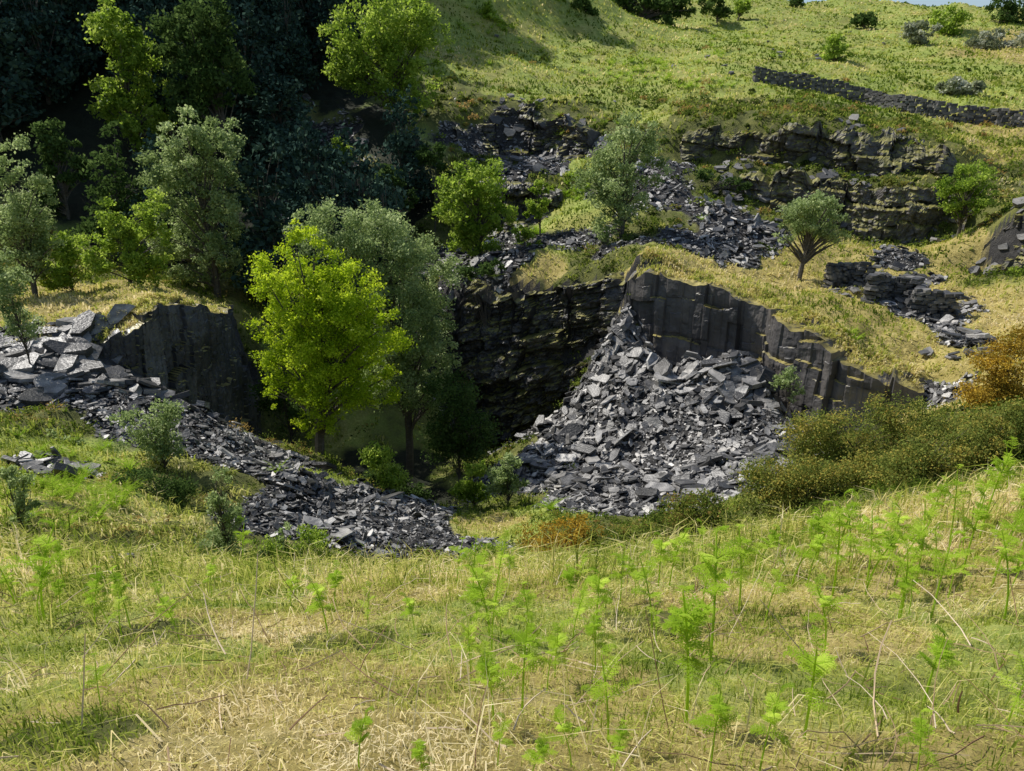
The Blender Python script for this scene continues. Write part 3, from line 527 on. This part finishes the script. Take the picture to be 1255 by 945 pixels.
for i in range(len(x)):
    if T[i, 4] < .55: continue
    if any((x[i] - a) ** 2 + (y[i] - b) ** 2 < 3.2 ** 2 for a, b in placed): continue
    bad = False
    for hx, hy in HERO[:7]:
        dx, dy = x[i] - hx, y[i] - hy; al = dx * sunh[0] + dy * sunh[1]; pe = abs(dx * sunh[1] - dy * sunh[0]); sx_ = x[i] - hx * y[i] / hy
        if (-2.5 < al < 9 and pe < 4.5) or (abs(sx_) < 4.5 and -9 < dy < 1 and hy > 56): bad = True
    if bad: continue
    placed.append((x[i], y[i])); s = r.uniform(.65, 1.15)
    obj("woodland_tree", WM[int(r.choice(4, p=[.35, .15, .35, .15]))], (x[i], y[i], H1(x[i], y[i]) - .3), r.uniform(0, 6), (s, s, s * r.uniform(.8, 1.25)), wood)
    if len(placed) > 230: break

# ------------------------------------------------------------------ grass
def blades(mb, x, y, z, hz, w, tint, r):
    k = len(x); az = r.uniform(0, 2 * np.pi, k); ln = r.uniform(.2, 1.1, k); dr = np.stack([np.cos(az), np.sin(az), np.zeros(k)], 1); dr[:, 1] -= .35
    up = np.array([0, 0, 1.]); sd = np.stack([-np.sin(az + r.normal(0, .8, k)), np.cos(az), np.zeros(k)], 1) * w[:, None]
    B = np.stack([x, y, z - .01], 1); M = B + dr * (hz * ln * .3)[:, None] + up * (hz * .6)[:, None]; E = B + dr * (hz * ln)[:, None] + up * (hz * (1.02 - .45 * ln))[:, None]
    V = np.stack([B - sd, B + sd, M + sd * .8, M - sd * .8, E], 1).reshape(-1, 3); b = np.arange(k)[:, None] * 5
    mb.add(V, [b + np.array([0, 1, 2, 3]), b + np.array([3, 2, 4])], 0, np.repeat(tint, 5))
def grass(name, nn, y0, y1, lmin, lmax, wk, thr, dryb, seed, cap=1.0, smax=.85):
    r = np.random.default_rng(seed); x, y = sample(nn, y0, y1, smax, r); T = types_at(x, y)
    cl = fbm(x, y, .5 if y0 < 8 else 1.6, 3, seed)
    ok = (T[:, 0] + T[:, 1] + T[:, 3] * .55 + cl * .5 > thr); ok &= (T[:, 2] < .35)
    nz = slope_n(x, y); ok &= (np.hypot(nz[:, 0], nz[:, 1]) < 1.5)
    x, y, T, cl = x[ok], y[ok], T[ok], cl[ok]; k = len(x)
    hz = r.uniform(lmin, lmax, k) * (1 + .9 * cl); w = np.maximum(.0022, wk * np.sqrt(x * x + y * y)) * r.uniform(.6, 1.4, k)
    pf = fbm(x, y, 1.1 if y0 < 8 else 9, 4, 51) + (0 if y0 < 8 else .35 * fbm(x, y, 2.5, 3, 52))
    tint = np.clip(.33 + .24 * T[:, 1] - .12 * T[:, 3] + dryb + pf * .85 + r.normal(0, .17, k), 0, cap)
    mb = MB(); blades(mb, x, y, H(x, y), hz, w, tint, r); obj(name, mb.mesh(name, [L_grass]))
grass("foreground_grass", 330000, 0.9, 9.5, .025, .10, .0007, .40, .02, 1)
grass("foreground_grass", 9000, 1.2, 11, .14, .36, .0005, .35, .2, 2)
grass("foreground_grass", 15000, 5.5, 11, .2, .55, .0007, .35, .06, 6)
grass("hillside_grass", 170000, 9, 60, .10, .30, .0008, .5, .0, 3)
grass("hillside_grass", 110000, 55, 165, .18, .38, .0008, .5, -.04, 4)
r = np.random.default_rng(31); mb = MB()
for Xb, Yb, Zb in EDGE:
    k = int(Xb.shape[1] * 18); i = r.integers(1, int(Xb.shape[0] * .98), k); j = r.integers(4, Xb.shape[1] - 4, k)
    ok = (Xb.shape[0] * .12 < i + 6 * fbm(Xb[i, j], Yb[i, j], 1.2, 3, 3) * 2); i = i[ok]; j = j[ok]; k = len(i)
    x = Xb[i, j] + r.normal(0, .04, k); y = Yb[i, j] + r.normal(0, .04, k)
    blades(mb, x, y, Zb[i, j], r.uniform(.10, .32, k), r.uniform(.015, .035, k), np.clip(.62 + .5 * fbm(x, y, 2, 3, 4) + r.normal(0, .15, k), 0, 1), r)
obj("cliff_top_turf", mb.mesh("cliff_top_turf", [L_grass]))
r = np.random.default_rng(9); mb = MB(); x, y = sample(2600, 1.3, 11, .8, r)
for i in range(len(x)):
    l = .1 + .42 * r.random() ** 1.8; az = r.uniform(0, 6.28); el = abs(r.normal(0, .25)) + (r.random() < .16) * r.uniform(.3, 1.2)
    z = H1(x[i], y[i]) + r.uniform(.01, .06); nn = 5; t = np.linspace(0, 1, nn)
    bend = r.normal(0, .3); P = np.stack([x[i] + np.cos(az + bend * t) * t * l * math.cos(el), y[i] + np.sin(az + bend * t) * t * l * math.cos(el), t * l * math.sin(el) + r.normal(0, .02, nn) * l], 1)
    if el < .4: P[:, 2] = np.maximum(P[:, 2] + z, H(P[:, 0], P[:, 1]) + .03)
    else: P[:, 2] += z
    tube(mb, P, np.full(nn, r.uniform(.0018, .0042)) * (1 - .4 * t), 4, 0, r.uniform(.05, .9))
obj("dead_bracken_stalks", mb.mesh("dead_bracken_stalks", [L_stalk]))

# ------------------------------------------------------------------ ferns
def frond(mb, base, az, L0, el0, arch, wid, r, n=13, curl=0.0, sub=5, fill=.5):
    t = np.linspace(0, 1, 16); el = el0 - arch * t + curl * np.clip(t - .75, 0, 1) * -14
    ds = L0 / 15; hx = np.cumsum(np.cos(el)) * ds; hz = np.cumsum(np.sin(el)) * ds; hx -= hx[0]; hz -= hz[0]
    ca, sa = math.cos(az), math.sin(az); P = np.stack([base[0] + hx * ca, base[1] + hx * sa, base[2] + hz], 1)
    tube(mb, P, L0 * .008 * (1 - .7 * t) + .0008, 4, 0, .6)
    side = np.array([-sa, ca, 0.]); cs = []
    for k in range(n):
        f = .12 + .86 * k / (n - 1); p = np.array([np.interp(f, t, P[:, q]) for q in range(3)]); p2 = np.array([np.interp(min(f + .05, 1), t, P[:, q]) for q in range(3)]); fw = p2 - p; fw /= np.linalg.norm(fw) + 1e-9
        pl = wid * math.sin(math.pi * (f * .75 + .2)) ** .8 * (1 - f * .55) * r.uniform(.75, 1.1)
        for sg in (-1, 1):
            dd = side * sg + fw * .45 + np.array([0, 0, r.uniform(-.5, .4)]); dd /= np.linalg.norm(dd); pn = np.cross(dd, side * sg * .2 + np.array([0, 0, 1])); pn /= np.linalg.norm(pn)
            for m_ in range(sub):
                g = (m_ + .6) / sub; c0 = p + dd * pl * g; lw = pl * .30 * (1.15 - g) + .004
                for s2 in (-1, 1):
                    e = pn * s2 + dd * .5; e /= np.linalg.norm(e); w = dd * (pl / sub * fill)
                    cs.append([c0, c0 + e * lw * .5 + w, c0 + e * lw, c0 + e * lw * .5 - w])
    V = np.array(cs).reshape(-1, 3); mb.add(V, np.arange(len(V)).reshape(-1, 4), 0, np.clip(r.normal(.5, .25), 0, 1))
BR = []
for k in range(10):
    r = np.random.default_rng(300 + k); mb = MB(); h = .5; t = np.linspace(0, 1, 10); lean = r.normal(0, .07, 2)
    P = np.stack([lean[0] * t ** 2, lean[1] * t ** 2, t * h], 1); tube(mb, P, .0058 * (1 - .5 * t), 5, 0, .6)
    nf = 2 + k % 3; az = r.uniform(0, 6.28)
    for q in range(nf):
        f = .55 + .4 * q / nf
        p = np.array([np.interp(f, t, P[:, m_]) for m_ in range(3)])
        for s in (0, math.pi):
            frond(mb, p, az + s + r.normal(0, .4) + q * .8, (.18 - .035 * q) * r.uniform(.6, 1.2), r.uniform(.5, 1.3), r.uniform(.2, 1.9), .052, r, 10, .5 if r.random() < .5 else 0, 4, .52)
    frond(mb, P[-1], az, .10, 1.3, 1.2, .034, r, 8, .6, 4, .52)
    BR.append(mb.mesh("bracken_fern", [L_fern]))
RO = []
for k in range(3):
    r = np.random.default_rng(320 + k); mb = MB()
    for q in range(13): frond(mb, (0, 0, 0), q * 2.4 + r.normal(0, .3), r.uniform(.6, 1.0), r.uniform(.8, 1.35), r.uniform(.5, 1.5), .13, r, 14, 0, 3)
    RO.append(mb.mesh("lady_fern", [L_fern]))
r = np.random.default_rng(11)
def bracken(u, vb, vt):
    p = hit(u, vb); h = (vb - vt) * mpp(vb, p[1]) * 1.05; s = h / .56
    w_ = min(s, .95 + .3 * s) * r.uniform(.9, 1.2)
    obj("bracken_fern", BR[r.integers(0, 10)], p - np.array([0, 0, .01]), r.uniform(0, 6.28), (w_, w_, s))
BL = [(125,870,790),(118,770,690),(55,760,630),(20,745,660),(605,890,750),(640,880,740),(745,915,780),(840,890,680),(985,905,730),(1010,800,690),(870,810,640),(905,750,630),(730,780,670),(600,780,670),
   (1060,730,620),(1095,720,610),(1140,760,640),(1130,870,730),(1230,760,640),(1180,700,580),(1200,660,530),(1240,650,580),(1000,690,600),(970,720,630),(790,735,680),(440,945,850),(520,965,880),(870,945,820),(650,965,870),
   (1120,965,840),(930,950,820),(750,965,870),(1215,720,590),(1160,680,560),(1040,690,600),(820,720,630),(700,745,680),(1250,620,520),(1085,700,600),(1020,730,610),(760,740,660),(680,830,740),(560,720,650),
   (610,940,850),(700,940,850),(1230,900,780),(840,800,700),(1190,650,560),(1130,670,580),(1080,670,600),(1230,620,540),(1000,690,610),(930,700,630),(300,700,620),(80,720,660),(860,700,630),(1160,740,650),(1245,700,600)]
for _ in range(40): u = r.uniform(560, 1250); v = r.uniform(0, 1); vl = 720 - max(0, u - 780) * .24; BL.append((u, vl + v * 130, vl + v * 130 - r.uniform(45, 90) * (1 + v * .4)))
for _ in range(14): u = r.uniform(0, 560); vl = 735; BL.append((u, vl + r.uniform(-5, 60), vl - r.uniform(20, 60)))
for u, vb, vt in BL: bracken(u, vb, vt)
def rosette(u, v, s):
    p = hit(u, v); obj("lady_fern", RO[r.integers(0, 3)], p - np.array([0, 0, .03]), r.uniform(0, 6.28), (s, s, s * r.uniform(.9, 1.2)))
for u, v, s in [(118,640,.9),(90,605,.8),(160,578,.9),(145,620,.8),(60,600,.7),(675,625,.9),(1048,418,.9),(1015,412,.7),(1040,410,.8),(1190,410,.8),(240,480,.7),(30,640,.8),(80,650,.7),(340,580,.7),(960,325,.7),(640,300,1),(860,270,.8),(868,250,.8)]: rosette(u, v, s)
clump = bpy.data.objects.new("hillside_fern_patch", None); scene.collection.objects.link(clump)
for u, v, sp_, nn, s in [(780,90,32,40,1.8),(860,105,15,12,1.7),(690,240,14,16,1.4),(720,225,18,12,1.4),(655,285,10,9,1.3),(600,30,30,14,1.8),(830,70,60,24,1.7),(600,340,12,6,1.1),(700,150,40,12,1.4),(640,60,50,14,1.6),(120,600,50,24,.8),(60,560,40,12,.8),(1000,110,60,14,1.2),(900,40,60,14,1.6),(560,330,20,8,1.0),(420,300,20,8,1.2)]:
    for _ in range(nn):
        p = hit(u + r.normal(0, sp_), v + r.normal(0, sp_ * .3)); q = s * r.uniform(.6, 1.1) * .75
        obj("lady_fern", RO[r.integers(0, 3)], p, r.uniform(0, 6.28), (q, q, q), clump)

# ------------------------------------------------------------------ light
D = Vector((-.78, .55, 0)).normalized(); EL = R(50); D = Vector((D.x * math.cos(EL), D.y * math.cos(EL), math.sin(EL)))
sd = bpy.data.lights.new("sun", 'SUN'); sd.energy = 5.0; sd.angle = R(.5); sd.color = (1, .96, .89)
so = bpy.data.objects.new("sun", sd); scene.collection.objects.link(so); so.rotation_euler = D.to_track_quat('Z', 'Y').to_euler()
w = bpy.data.worlds.new("World"); scene.world = w; w.use_nodes = True; nt = w.node_tree
sky = nt.nodes.new("ShaderNodeTexSky"); sky.sky_type = 'NISHITA'; sky.sun_disc = False; sky.sun_elevation = EL; sky.sun_rotation = math.atan2(D.x, D.y) % (2 * math.pi)
bg = nt.nodes["Background"]; bg.inputs[1].default_value = .12; nt.links.new(sky.outputs[0], bg.inputs[0])
scene.view_settings.view_transform = 'Standard'; scene.view_settings.look = 'None'; scene.view_settings.exposure = 0
print("woodland", len(placed), "slabs verts", sc.n)
